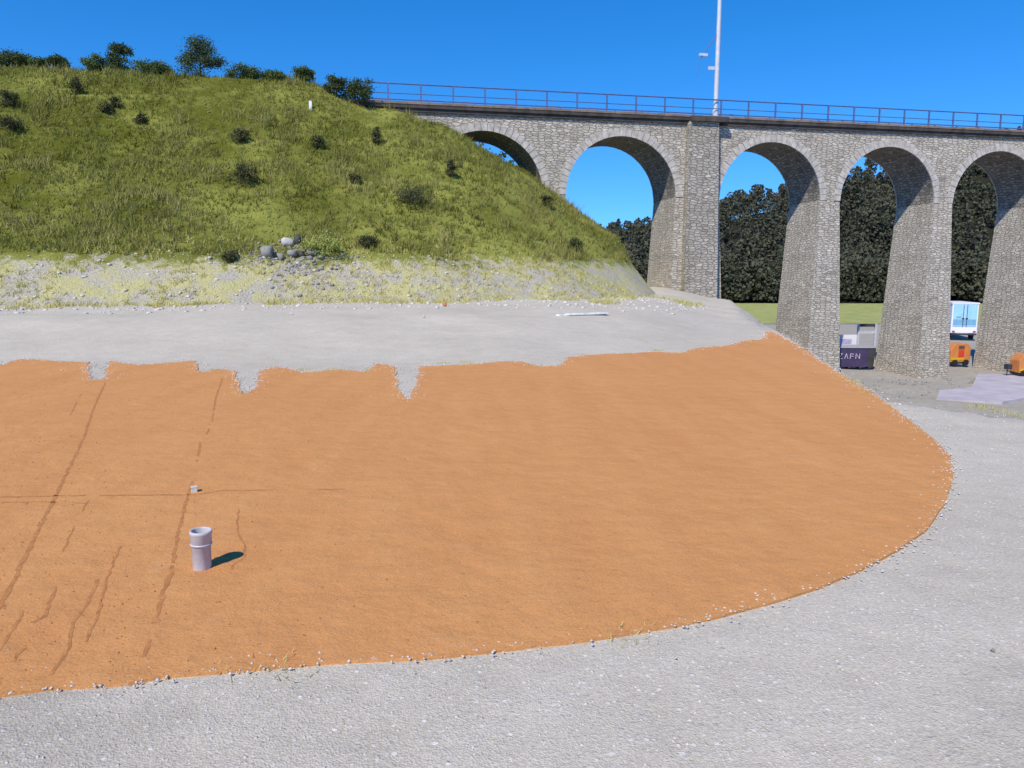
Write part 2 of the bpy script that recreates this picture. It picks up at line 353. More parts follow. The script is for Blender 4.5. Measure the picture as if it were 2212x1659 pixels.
# ------------------------------------------------------------------ ochre clay bed
near = [(0, 1507), (100, 1492), (280, 1480), (350, 1466), (540, 1450), (700, 1437), (900, 1427), (1000, 1417), (1120, 1404), (1270, 1387), (1440, 1358), (1540, 1338),
        (1660, 1308), (1750, 1279), (1860, 1236), (1940, 1192), (2000, 1148), (2040, 1092), (2060, 1035), (2054, 990), (2022, 955), (1962, 908), (1890, 853), (1840, 824), (1795, 795), (1745, 760), (1700, 731), (1672, 718), (1652, 716)]
far = [(1642, 734), (1600, 738), (1570, 748), (1500, 753), (1470, 762), (1400, 762), (1310, 765), (1225, 772), (1212, 790), (1165, 793), (1125, 782), (1050, 785), (1000, 788), (905, 793), (900, 835), (880, 868),
       (862, 842), (852, 792), (815, 786), (790, 805), (740, 800), (700, 803), (655, 806), (600, 792), (562, 802), (552, 842), (524, 855), (508, 802), (470, 798), (435, 806), (422, 780), (300, 790), (235, 781), (226, 822), (196, 823), (188, 784), (40, 777), (0, 790), (-260, 788)]
P = [plane_pt(a, b)[:2] for a, b in near + far]; P = [np.array([-22, 14.4]), np.array([-22, 1.0]), np.array([-4.5, 2.25])] and (P + [np.array([-18.0, 12.8]), np.array([-18.0, 1.2]), np.array([-4.6, 2.42])])
def refine(P, step, amp):
    out = []
    for i in range(len(P)):
        a, b = P[i], P[(i + 1) % len(P)]; L = np.hypot(*(b - a)); n = max(1, int(L / step)); nn = np.array([-(b - a)[1], (b - a)[0]]) / (L + 1e-9)
        A = amp * (1 if (a[1] < 8.5) or (a[0] > 4.5 and a[1] < 13) else 9)
        for k in range(n):
            p = a + (b - a) * k / n; out.append(p + nn * (rng.normal() * A if 0 < k else 0))
    return out
PP = refine(P, 0.06, 0.0)
def rim_off(p):
    A = 0.012 if (p[1] < 8.5 or (p[0] > 4.5 and p[1] < 13)) else 0.11
    return np.array([float(vnoise(p[0], p[1], 1.6, 31)) * A * .5, float(vnoise(p[0], p[1], 2.7, 32)) * A * 1.6 + float(vnoise(p[0], p[1], 8, 34)) * A * .5])
PP = [p + rim_off(p) for p in PP]
from mathutils.geometry import delaunay_2d_cdt
cv, ce, cf, *_ = delaunay_2d_cdt([Vector((p[0], p[1])) for p in PP], [(i, (i + 1) % len(PP)) for i in range(len(PP))], [], 1, 1e-5)
bm = bmesh.new(); vs = [bm.verts.new((p[0], p[1], 0.014)) for p in cv]
for f in cf: bm.faces.new([vs[i] for i in f])
ed = [e for e in bm.edges if len(e.link_faces) == 1]
for e in ed:      # thin rim down to the gravel
    a, b = e.verts; c = [bm.verts.new((v.co.x, v.co.y, -0.02)) for v in (b, a)]
    bm.faces.new((a, b, c[0], c[1]))
bmesh.ops.remove_doubles(bm, verts=bm.verts, dist=1e-5)
bmesh.ops.recalc_face_normals(bm, faces=bm.faces)
if sum(f.normal.z * f.calc_area() for f in bm.faces) < 0: bmesh.ops.reverse_faces(bm, faces=bm.faces)
me = bpy.data.meshes.new('clay_bed'); bm.to_mesh(me); bm.free(); me.materials.append(CLAY)
clay = bpy.data.objects.new('clay_bed', me); col.objects.link(clay); tag(clay, 'smooth orange-brown clay surface with a rounded edge', kind='structure')
SEAM = simple('darker clay', (0.41, 0.182, 0.068), 0.95, 0.1, 0, 0.2, 20)  # darker clay tone shared by the seam ribbons, crumbs and clods
def seam(pts, wd=0.02, gap=0.25, jit=0.004):
    wd *= 0.8
    mb = MB(); Q = [plane_pt(a, b, 0.014)[:2] for a, b in pts]; R = []
    for a, b in zip(Q[:-1], Q[1:]):
        n = max(2, int(np.hypot(*(b - a)) / 0.05)); R += [a + (b - a) * k / n for k in range(n)]
    R = [r + rng.normal(size=2) * jit for r in R]; on = True
    for i in range(len(R) - 1):
        if rng.random() < 0.2: on = rng.random() > gap * 0.75
        if not on: continue
        a, b = R[i], R[i + 1]; d = b - a; L = np.hypot(*d) + 1e-9; n = np.array([-d[1], d[0]]) / L; wa = wd * (0.6 + 0.8 * rng.random()) / 2
        mb.add([(*(a - n * wa), 0.0152), (*(b - n * wa), 0.0152), (*(b + n * wa), 0.0152), (*(a + n * wa), 0.0152)], [(0, 1, 2, 3)])
    return mb
for pts, wd, gp in (([(228, 826), (203, 880), (183, 940), (160, 990), (130, 1050), (100, 1110), (60, 1190), (22, 1270), (-10, 1325), (-80, 1460)], 0.030, 0.08),
                    ([(482, 812), (466, 860), (456, 920), (432, 960), (416, 1040), (402, 1080), (382, 1160), (371, 1230), (352, 1285), (330, 1370), (306, 1432)], 0.026, 0.28),
                    ([(-200, 1077), (0, 1074), (200, 1070), (420, 1069), (480, 1060), (560, 1059), (760, 1056)], 0.026, 0.35),
                    ([(214, 1250), (185, 1310), (160, 1345), (148, 1400), (122, 1440), (98, 1480)], 0.018, 0.5),
                    ([(120, 1268), (96, 1330), (70, 1345), (52, 1400), (28, 1430), (8, 1475)], 0.020, 0.4),
                    ([(192, 1080), (168, 1120), (146, 1165), (132, 1200)], 0.014, 0.6),
                    ([(176, 850), (150, 900), (128, 945), (96, 1010), (70, 1060)], 0.018, 0.75), ([(60, 1085), (30, 1150), (5, 1200)], 0.02, 0.6), ([(260, 1180), (235, 1240), (210, 1330), (180, 1400)], 0.014, 0.75),
                    ([(0, 1086), (90, 1084), (200, 1088)], 0.02, 0.6), ([(0, 1405), (40, 1340), (70, 1280)], 0.016, 0.6),
                    ([(516, 1100), (512, 1150), (530, 1185), (528, 1205), (500, 1222), (505, 1240)], 0.016, 0.4)):
    mb = seam(pts, wd, gp); o = mb.build('seam', SEAM, clay)

# ------------------------------------------------------------------ stone viaduct
via = empty('stone_viaduct', (BO[0], BO[1], 0), BANG, 'long grey rubble-stone railway viaduct with round arches crossing the valley', 'viaduct')
R_, SP, TOP = 3.65, 6.70, 11.22
centres = [5.35, 14.1, 24.4, 33.15, 41.9, 50.65, 59.4, 68.15]
def pier_bounds(i):  # pier to the right of arch i
    return centres[i] + R_, centres[i + 1] - R_
bounds = [centres[0] - R_ - 1.45] + [sum(pier_bounds(i)) / 2 for i in range(len(centres) - 1)] + [centres[-1] + R_ + 0.7]
for i, c in enumerate(centres):
    L, Rr = bounds[i], bounds[i + 1]; n = 40
    an = [math.pi - math.pi * k / n for k in range(n + 1)]; xs = [c + R_ * math.cos(a) for a in an]; zs = [SP + R_ * math.sin(a) for a in an]
    mb = MB()
    for t, flip in ((0, False), (BW, True)):
        cols = [(L, SP)] + list(zip(xs, zs)) + [(Rr, SP)]
        V = [(x, t, z) for x, z in cols] + [(x, t, TOP) for x, z in cols]; m = len(cols); Fc = []
        for k in range(m - 1):
            if k == 0: f = (0, 1, m + 1, m)
            elif k == m - 2: f = (m - 2, m - 1, 2 * m - 1, 2 * m - 2)
            else: f = (k, k + 1, m + k + 1, m + k)
            Fc.append(f[::-1] if flip else f)
        mb.add(V, Fc)
    o = mb.build('arch', STONE, via, uv='box')
    mb = MB(); V = [(x, t, z) for t in (0.0, BW) for x, z in zip(xs, zs)]
    mb.add(V, [(k, n + 1 + k, n + 2 + k, k + 1) for k in range(n)])
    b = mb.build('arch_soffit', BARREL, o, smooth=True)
    UVl = b.data.uv_layers.new(name='UVMap')
    for p in b.data.polygons:
        for li in p.loop_indices:
            v = b.data.vertices[b.data.loops[li].vertex_index].co; a = math.atan2(v.z - SP, v.x - c); UVl.data[li].uv = (v.y, a * R_)
    for ty, sgn in ((0.0, -1), (BW, 1)):
        mb = MB(); nv = 31
        for k in range(nv):
            a0 = math.pi * (k + 0.04) / nv; a1 = math.pi * (k + 0.96) / nv; th = 0.42 + 0.07 * rng.random(); pr = 0.025 + 0.03 * rng.random()
            V = []
            for yy in (ty + sgn * pr, ty - sgn * 0.06):
                for (a, r) in ((a0, R_ - 0.012), (a1, R_ - 0.012), (a1, R_ + th), (a0, R_ + th)): V.append((c + r * math.cos(a), yy, SP + r * math.sin(a)))
            mb.add(V, [(0, 1, 2, 3), (7, 6, 5, 4), (0, 4, 5, 1), (1, 5, 6, 2), (2, 6, 7, 3), (3, 7, 4, 0)])
        mb.build('voussoir_ring', VOUS, o)
    if i < len(centres) - 1:
        a, b2 = pier_bounds(i); k = 0.05; zb = -6.6; h = SP - zb
        mb = MB(); ns = 4
        mb.frustum((a - k * h, b2 + k * h, -0.03 * h, BW + 0.03 * h, zb), (a, b2, 0, BW, SP))
        mb.build('pier', STONE, via, uv='box')
        if i in (1, 5):
            pc = (a + b2) / 2 + 0.10 if i == 1 else (a + b2) / 2; hw = 1.0 if i == 1 else 0.6
            mb = MB(); hh = TOP - zb
            mb.frustum((pc - hw - 0.012 * hh, pc + hw + 0.012 * hh, -0.42 - 0.035 * hh, 0.02, zb), (pc - hw, pc + hw, -0.42, 0.02, TOP + 0.1))
            mb.build('pilaster', STONE2, via, uv='box')
# abutment end in the embankment
mb = MB(); mb.box(-2.5, bounds[0], 0, BW, 4, TOP); mb.build('abutment', STONE, via, uv='box')
SE = bounds[-1]
mb = MB()
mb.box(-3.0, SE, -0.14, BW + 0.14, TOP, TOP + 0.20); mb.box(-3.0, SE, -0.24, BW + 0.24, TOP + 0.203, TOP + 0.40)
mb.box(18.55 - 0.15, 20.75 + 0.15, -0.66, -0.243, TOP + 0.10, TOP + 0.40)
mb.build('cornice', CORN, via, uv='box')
for yy in (-0.27, BW - 0.03):
    mb = MB()
    for k in range(60):
        s0 = -3.0 + k * 1.27
        if s0 + 1.24 > SE: break
        mb.box(s0, s0 + 1.255, yy, yy + 0.30, TOP + 0.403, TOP + 0.53 + 0.01 * rng.random())
    mb.build('coping', COPE, via)
mb = MB(); mb.box(-3.0, SE, 0.04, BW - 0.04, TOP + 0.403, TOP + 0.46); mb.build('ballast', GRAVEL, via)
for ty in (-0.1, BW + 0.1):
    rail = MB(); zt = 12.76; xs = np.arange(-2.2, SE, 1.9)
    rail.tube((-2.3, ty, zt), (SE, ty, zt), 0.042, n=6); rail.tube((-2.3, ty, 12.22), (SE, ty, 12.22), 0.026, n=6)
    ro = rail.build('railing', STEEL, via)
    for x in xs:
        p = MB(); p.box(x - 0.042, x + 0.042, ty - 0.042, ty + 0.042, TOP + 0.5, zt + 0.01); p.build('railing_post', STEEL, ro)

# mast on the viaduct
mp_ = to_world(20.35, 0.15)
mast = empty('mast', (mp_[0], mp_[1], TOP + 0.45), BANG, 'tall slim galvanised steel mast rising from the viaduct parapet into the sky', 'mast')
mb = MB(); mb.tube((0, 0, 0), (0, 0, 9.5), 0.155, 0.12, 12); mb.build('pole', GALV, mast, smooth=False)
mb = MB(); mb.box(-0.24, 0.24, -0.24, 0.24, -0.02, 0.05); mb.tube((0, 0, .05), (0, 0, .55), .19, .19, 12); mb.build('base_plate', GALV, mast)
mb = MB(); mb.tube((-0.02, 0, 5.2), (-1.15, 0.0, 3.6), 0.03, n=6); mb.tube((-1.15, 0, 3.6), (-1.35, 0, 2.5), 0.015, n=5); mb.build('stay', STEEL, mast)
mb = MB(); mb.box(-0.6, -0.1, -0.05, 0.05, 2.95, 3.15); mb.build('bracket', GALV, mast)
mb = MB(); mb.box(-1.25, -0.7, -0.07, 0.07, 3.75, 3.9); mb.build('bracket', GALV, mast)

# ------------------------------------------------------------------ vegetation
def leaves(n, cent, rad, size, squash=0.6):
    """random leaf triangles around clump centres"""
    c = cent[rng.integers(0, len(cent), n)]; p = c + rng.normal(size=(n, 3)) * rad * np.array([1, 1, squash])
    a = rng.normal(size=(n, 3)); a /= np.linalg.norm(a, axis=1)[:, None]; b = np.cross(a, rng.normal(size=(n, 3))); b /= np.linalg.norm(b, axis=1)[:, None] + 1e-9
    s = size * (0.6 + 0.8 * rng.random(n))[:, None]
    V = np.stack([p - a * s * .5, p + b * s * .45, p + a * s * .6, p - b * s * .45], 1).reshape(-1, 3)
    return V, np.arange(4 * n).reshape(n, 4)
LEAF = [leaf_mat('leaves dark', (0.045, 0.070, 0.028, 1), (0.10, 0.135, 0.048, 1)), leaf_mat('leaves mid', (0.06, 0.10, 0.034, 1), (0.13, 0.18, 0.06, 1)),
        leaf_mat('leaves shrub', (0.060, 0.066, 0.030, 1), (0.13, 0.135, 0.055, 1))]
BARK = simple('bark', (0.09, 0.07, 0.05), 0.95, 0.1, 0, 0.3, 8)
def plant(name, base, hgt, wid, mat, label, cat, group, conic=False, n=1600, leaf=0.11, trunk=True):
    root = empty(name, base, rng.random() * 6.28, label, cat, group)
    nc = 26; cent = []
    for k in range(nc):
        u = rng.random() ** 0.8; z = 0.15 + 0.8 * u; r = (1 - u) * 0.9 + 0.12 if conic else math.sqrt(max(0.05, 1 - ((z - 0.5) / 0.55) ** 2)); a = rng.random() * 6.28; q = (0.35 + 0.65 * rng.random()) * r * wid / 2 * 0.85
        cent.append((q * math.cos(a), q * math.sin(a), z * hgt))
    cent = np.array(cent); cent += rng.normal(size=cent.shape) * np.array([wid * .10, wid * .10, hgt * .07]); cent[:, 2] = np.maximum(cent[:, 2], hgt * 0.08)
    V, Q = leaves(n, cent, wid * 0.075 + 0.03, leaf)
    V[:, 2] = np.maximum(V[:, 2], 0.02)
    mesh_obj('crown' if trunk else 'foliage', V, Q, mat, root)
    mb = MB(); r0 = 0.02 + hgt * 0.02; mb.tube((0, 0, -0.3), (0.03, 0, hgt * 0.6), r0, r0 * 0.4, 7)
    for c in cent[::3]: mb.tube((0.02, 0, max(0.05, c[2] * 0.5)), tuple(c), r0 * 0.35, r0 * 0.12, 5)
    mb.build('trunk' if trunk else 'stem', BARK, root)
    return root
def crest(px, t=0.2):
    r = ray(px, 0); x = r[0] / r[1]
    # intersect vertical plane t=const in bridge frame
    D = np.arange(20, 80, 0.02); s_, t_ = to_local(x * D, D); i = np.argmax(t_ >= t); return np.array([x * D[i], D[i], float(hill_z(x * D[i], D[i]))])
TREES = [(18, 126, 80, 0, 'broad dark bush at the far left end of the embankment crest', 'bush'), (66, 140, 46, 1, 'low bush on the crest just right of the far-left bush', 'bush'),
         (112, 128, 42, 0, 'narrow dark bush on the crest, between two low bushes', 'bush'), (196, 131, 52, 1, 'rounded bush on the crest, left of the spiky thin-topped tree', 'bush'),
         (252, 108, 62, 0, 'small tree with a thin spiky top on the embankment crest', 'tree'), (325, 152, 74, 1, 'low spreading bush on the crest left of the tallest tree', 'bush'),
         (424, 90, 100, 0, 'tallest tree on the embankment crest, dense and cone-topped', 'tree'), (525, 156, 62, 1, 'rounded bush on the crest just right of the tallest tree', 'bush'),
         (590, 178, 50, 1, 'tiny flat bush midway along the crest between two rounder bushes', 'bush'),
         (650, 158, 44, 1, 'small upright bush on the crest above the white marker post', 'bush'), (722, 172, 46, 0, 'dark bush on the crest left of the railing end', 'bush'), (768, 184, 62, 0, 'dark sprawling bush beside the end of the railing', 'bush')]
for px, ty, wd, m, lab, cat in TREES:
    b = crest(px, -0.4 if px > 700 else 0.4); D = b[1]; ztop = depth_pt(px, ty, D)[2]; hgt = max(0.5, ztop - b[2] + 0.15); wid = wd / F * D
    plant('tree' if cat == 'tree' else 'bush', b, hgt, wid, LEAF[m], lab, cat, 'bushes and trees along the embankment crest', conic=(px in (424, 252)), n=int(1800 + 1900 * wid), leaf=0.07)
SHR = [(22, 282, 44, 22, 'dark flat shrub at the left edge of the slope'), (20, 232, 36, 30, 'dark shrub high on the slope near the left edge of the view'), (232, 246, 22, 18, 'small dark shrub high on the slope, lower one of two close together'),
       (248, 232, 18, 18, 'small dark shrub high on the slope, upper one of two close together'), (306, 268, 20, 18, 'small dark shrub right of the close pair on the upper slope'), (166, 205, 20, 28, 'dark upright shrub just under the crest on the left'),
       (815, 314, 18, 32, 'narrow dark shrub on the slope below the viaduct end'), (520, 310, 34, 26, 'dark green shrub in the middle of the upper slope'), (684, 322, 28, 22, 'dark green shrub right of the middle of the upper slope'),
       (528, 398, 52, 34, 'wide dark shrub in the middle of the slope'), (768, 396, 20, 16, 'small dark shrub up-slope left of the long dark shrub'), (895, 444, 84, 30, 'long low dark shrub on the slope below the first arch'),
       (1180, 447, 22, 22, 'small dark shrub on the slope below the pier right of the first arch'), (976, 384, 20, 32, 'narrow dark shrub on the slope left of the first arch'), (796, 534, 40, 20, 'dark green shrub near the foot of the slope'),
       (1240, 540, 34, 20, 'dark green shrub near the right-hand foot of the slope'), (500, 566, 30, 18, 'dark green shrub on the bank at the foot of the slope')]
for px, py, wd, hp, lab in SHR:
    b = march(px, py); D = b[1]
    plant('shrub', b - np.array([0, 0, 0.05]), hp / F * D * 1.15, wd / F * D, LEAF[2], lab, 'shrub', 'dark shrubs on the grassy slope', n=900 + int(14 * wd), leaf=0.06, trunk=False)
for px, py, wd, hp, lab in ((1035, 372, 60, 44, 'broad dark bush seen through the first arch'), (1085, 382, 44, 34, 'lower dark bush seen through the first arch, right of the broad one'), (1120, 392, 30, 24, 'small dark bush at the right end of the pair seen through the first arch')):
    r = ray(px, py); x = r[0] / r[1]; D = 53.5; hp += 16; b = np.array([x * D, D, float(hill_z(x * D, D))]); zt = depth_pt(px, py - hp, D)[2]
    plant('bush', b, max(0.6, zt - b[2]), wd / F * D, LEAF[0], lab, 'bush', 'bushes behind the first arch', n=1200, leaf=0.11)

# grass tufts over the slope (stuff)
def tufts(P, hgt, blades, width, mat, name, label, lean=0.5):
    n = len(P) * blades; p = np.repeat(P, blades, 0) + np.c_[rng.normal(size=(n, 2)) * 0.06, np.zeros(n)]
    a = rng.random(n) * 6.28; d = np.c_[np.cos(a), np.sin(a), np.zeros(n)]; h = np.repeat(hgt, blades) * (0.5 + 0.7 * rng.random(n))
    tip = p + np.c_[rng.normal(size=(n, 2)) * lean * h[:, None], h]
    V = np.stack([p - d * width / 2, p + d * width / 2, tip], 1).reshape(-1, 3)
    o = mesh_obj(name, V, np.arange(3 * n).reshape(n, 3), mat); tag(o, label, 'grass', kind='stuff'); return o
GR1 = leaf_mat('grass blades', (0.115, 0.122, 0.016, 1), (0.32, 0.315, 0.085, 1), 0.35)
GR2 = leaf_mat('dry grass blades', (0.42, 0.39, 0.11, 1), (0.62, 0.56, 0.24, 1), 0.8)
n = 30000; s_ = rng.uniform(-40, 16, n); t_ = -rng.uniform(-0.5, 17.0, n); X, Y = to_world(s_, t_); Z = hill_z(X, Y); gz = ground_z(X, Y)
den = vnoise(X, Y, 0.35, 12) + 0.5
ok = (Z > 2.5) & (Z > gz) & ((t_ < -0.3) | (s_ < -1)) & (rng.random(n) < 0.35 + den); Pg = np.c_[X, Y, Z - 0.02][ok]
tufts(Pg, 0.12 + 0.22 * den[ok], 5, 0.045, GR1, 'slope_grass', 'rough olive green grass covering the embankment slope')
GR3 = leaf_mat('tall grass blades', (0.13, 0.135, 0.022, 1), (0.40, 0.37, 0.13, 1), 0.5)
n = 16000; s_ = rng.uniform(-40, 15, n); t_ = -rng.uniform(-0.3, 15.5, n); X, Y = to_world(s_, t_); Z = hill_z(X, Y)
den = vnoise(X, Y, 0.45, 41) + 0.7 * vnoise(X, Y, 1.6, 42); ok = (Z > 2.3) & (Z > ground_z(X, Y)) & ((t_ < -0.3) | (s_ < -1)) & (den > 0.17)
tufts(np.c_[X, Y, Z - 0.02][ok], 0.28 + 0.35 * rng.random(ok.sum()), 6, 0.035, GR3, 'tall_grass', 'clumps of taller dry grass and weeds on the embankment slope', 0.4)
n = 9000; s_ = rng.uniform(-40, 16, n); t_ = -rng.uniform(13.5, 19.5, n); X, Y = to_world(s_, t_); Z = np.maximum(hill_z(X, Y), ground_z(X, Y))
den = vnoise(X, Y, 0.7, 22) + vnoise(X, Y, 0.25, 23)
ok = (den > -0.12) & (Z > 0.35) & (Z < 3.2) & (edge_dist(X, Y) < -1); Pg = np.c_[X, Y, Z - 0.02][ok]
tufts(Pg, 0.08 + 0.16 * rng.random(len(Pg)), 6, 0.03, GR2, 'bank_grass', 'sparse yellow-green grass on the stony bank at the slope foot')
# sprigs round the rim of the clay and gravel
Pt = []
for px, py in ((1832, 822), (1845, 826), (1862, 838), (1874, 850), (2112, 880), (2130, 884), (2185, 896), (2205, 900), (655, 800), (720, 800), (800, 800), (955, 785), (1008, 784), (1050, 768), (1160, 792), (1260, 768), (1420, 757), (1470, 765), (1530, 752), (1610, 738), (530, 850), (470, 800), (1330, 1372), (575, 1450)):
    b = plane_pt(px, py); k = 3 if b[1] < 6 else 7
    for _ in range(k): Pt.append(b + np.array([rng.normal() * 0.09, rng.normal() * 0.06, 0]))
Pt = np.array(Pt); tufts(Pt, np.full(len(Pt), 0.05), 8, 0.008, GR2, 'sprig_grass', 'small green sprigs of grass growing along the clay and gravel rim')

# far wood (stuff)
def forest():
    n = 1900; X = rng.uniform(-60, 330, n); Y = 206 + 130 * rng.random(n) ** 1.1; front = 260
    X[:front] = rng.uniform(-10, 260, front); Y[:front] = rng.uniform(203, 212, front)
    Z = ridge_z(X, Y); H = rng.uniform(8.5, 12.5, n); Wd = H * rng.uniform(0.4, 0.62, n); VV = []; QQ = []; k = 0
    for i in range(n):
        m = 330 if i >= front else 480; con = rng.random() < 0.3
        u = rng.random(m) ** 0.8; a = rng.random(m) * 6.28; r = ((1 - u) * 0.85 + 0.08 if con else np.sqrt(np.clip(1 - ((u - 0.45) / 0.57) ** 2, 0.02, 1))) * Wd[i] / 2 * (0.6 + 0.45 * rng.random(m))
        c = np.stack([X[i] + r * np.cos(a), Y[i] + r * np.sin(a), Z[i] + H[i] * (0.08 + 0.92 * u)], 1)
        V, Q = leaves(m, c, 0.2, H[i] * 0.075); VV.append(V); QQ.append(Q + k); k += len(V)
    return np.vstack(VV), np.vstack(QQ)
V, Q = forest()
fo = mesh_obj('far_forest', V, Q, leaf_mat('forest leaves', (0.070, 0.074, 0.052, 1), (0.110, 0.114, 0.074, 1), 0.12)); tag(fo, 'dark wooded hillside seen through the arches', 'forest', kind='stuff')
# dark hedge line at the foot of the wood is part of the forest; bright strip of meadow in front

# ------------------------------------------------------------------ stones
def rock_mesh(seed, sub=2):
    r = random.Random(seed); bm = bmesh.new(); bmesh.ops.create_icosphere(bm, subdivisions=sub, radius=1)
    k = [Vector((r.gauss(0, 1), r.gauss(0, 1), r.gauss(0, 1))).normalized() for _ in range(9)]; h = [r.uniform(0.42, 0.85) for _ in k]
    for v in bm.verts:
        for a, b in zip(k, h):
            d = v.co.dot(a)
            if d > b: v.co -= a * (d - b)
        v.co *= 1 + r.uniform(-0.03, 0.03)
    V = np.array([v.co[:] for v in bm.verts]); Q = np.array([[v.index for v in f.verts] for f in bm.faces]); bm.free(); return V, Q
PALE = simple('pale limestone', (0.50, 0.49, 0.47), 0.9, 0.2, 0, 0.2, 3); GREY = simple('grey rock', (0.24, 0.235, 0.22), 0.95, 0.2, 0, 0.3, 3); DARK = simple('dark rock', (0.07, 0.07, 0.072), 0.95, 0.2, 0, 0.3, 3)
def rock(px, py, wpx, hpx, mat, label, seed, group=None, cat='rock', name='rock'):
    b = march(px, py); D = b[1]; V, Q = rock_mesh(seed); V = V * np.array([wpx / F * D / 2, wpx / F * D / 2.4, hpx / F * D / 1.7]); V[:, 2] += hpx / F * D * 0.35
    o = mesh_obj(name, V, Q, mat); o.location = b; tag(o, label, cat, group)
    if name == 'rock': o.rotation_euler = (0, 0, seed)
    return o
G = 'boulders at the slope foot'
rock(622, 533, 30, 26, PALE, 'palest boulder at the slope foot, beside a dark one', 1, G)
rock(645, 532, 24, 28, DARK, 'dark boulder at the slope foot, right against the palest one', 2, G)
rock(578, 555, 36, 28, GREY, 'grey boulder at the slope foot, left of the palest boulder', 3, G)
rock(672, 553, 30, 16, GREY, 'flat grey boulder below and right of the dark boulder', 4, G)
rock(632, 553, 30, 18, GREY, 'grey boulder directly below the palest boulder', 5, G)
rock(606, 560, 22, 16, GREY, 'small grey boulder between the two left-hand grey boulders', 21, G)
rock(652, 556, 18, 16, DARK, 'small dark boulder below the dark boulder of the pair', 22, G)
rock(692, 560, 22, 14, GREY, 'rightmost grey boulder at the slope foot', 23, G)
b_ = march(702, 556)
plant('shrub', b_ - np.array([0, 0, 0.05]), 44 / F * b_[1], 84 / F * b_[1], leaf_mat('pale leaves', (0.22, 0.26, 0.06, 1), (0.38, 0.42, 0.12, 1), 4), 'pale yellow-green shrub right of the boulders at the slope foot', 'shrub', None, n=2500, leaf=0.06, trunk=False)
rock(630, 680, 9, 6, PALE, 'small white stone on the gravel below the boulders', 6, 'white stones on the gravel', 'stone', 'small_stone')
rock(915, 686, 8, 5, PALE, 'small white stone on the gravel midway along the bank', 7, 'white stones on the gravel', 'stone', 'small_stone')
rock(1346, 674, 9, 6, PALE, 'small white stone on the gravel right of the white plank', 8, 'white stones on the gravel', 'stone', 'small_stone')
rock(960, 662, 14, 11, simple('rusty stone', (0.50, 0.19, 0.08), 0.8, 0.2), 'small rusty orange stone at the foot of the bank', 9, None, 'stone', 'small_stone')
rock(2128, 1575, 13, 12, GREY, 'small grey stone on the gravel in the bottom right foreground', 10, 'stones in the foreground gravel', 'stone', 'small_stone')
rock(36, 1556, 13, 12, GREY, 'small grey stone on the gravel in the bottom left foreground', 12, 'stones in the foreground gravel', 'stone', 'small_stone')

def scatter_stones(X, Y, Z, R, mats, name, label):
    base = [rock_mesh(50 + k, 1) for k in range(6)]; VV = []; QQ = []; k = 0
    for x, y, z, r in zip(X, Y, Z, R):
        V, Q = base[rng.integers(6)]; a = rng.random() * 6.28; c, s = math.cos(a), math.sin(a)
        V = V * r * np.array([1, 0.6 + 0.4 * rng.random(), 0.45 + 0.3 * rng.random()]); V = np.c_[V[:, 0] * c - V[:, 1] * s, V[:, 0] * s + V[:, 1] * c, V[:, 2]]
        VV.append(V + np.array([x, y, z])); QQ.append(Q + k); k += len(V)
    o = mesh_obj(name, np.vstack(VV), np.vstack(QQ), mats); tag(o, label, 'stones', kind='stuff'); return o
PEB = Mat('pebbles', 0.9, 0.2); PEB.col(PEB.ramp(PEB.noise(7, 3, 0.8), [(0.3, (0.40, 0.375, 0.34)), (0.7, (0.62, 0.585, 0.54))])); PEB = PEB.m
from mathutils.geometry import intersect_point_line
def in_poly(x, y, P):
    x = np.asarray(x); y = np.asarray(y); ins = np.zeros(x.shape, bool); j = len(P) - 1
    for i in range(len(P)):
        xi, yi = P[i]; xj, yj = P[j]; ins ^= ((yi > y) != (yj > y)) & (x < (xj - xi) * (y - yi) / (yj - yi + 1e-12) + xi); j = i
    return ins
n = 9000; Y = 1.6 + 13 * rng.random(n) ** 1.6; X = rng.uniform(-0.85, 0.85, n) * Y
ok = (~in_poly(X, Y, P)) & (edge_dist(X, Y) < 0.3); X, Y = X[ok], Y[ok]
scatter_stones(X, Y, ground_z(X, Y), 0.0025 + 0.006 * rng.random(len(X)) ** 3 + 0.0008 * Y, PEB, 'pebbles', 'loose small pebbles lying on the gravel')
n = 5000; s_ = rng.uniform(-38, 16, n); t_ = -rng.uniform(14.5, 22, n); X, Y = to_world(s_, t_); Z = np.maximum(hill_z(X, Y), ground_z(X, Y)); ok = (Z > 0.3) & (Z < 2.6) & (edge_dist(X, Y) < -0.5); X, Y, Z = X[ok], Y[ok], Z[ok]
scatter_stones(X, Y, Z, 0.02 + 0.12 * rng.random(len(X)) ** 4, PEB, 'bank_stones', 'grey broken stones on the low bank at the slope foot')
b_ = march(630, 560); n = 420; X = b_[0] + rng.normal(size=n) * 1.0; Y = b_[1] + rng.normal(size=n) * 0.55
scatter_stones(X, Y, np.maximum(hill_z(X, Y), ground_z(X, Y)), 0.03 + 0.16 * rng.random(n) ** 2.5, GREY, 'scree', 'grey broken scree lying around the boulders at the slope foot')
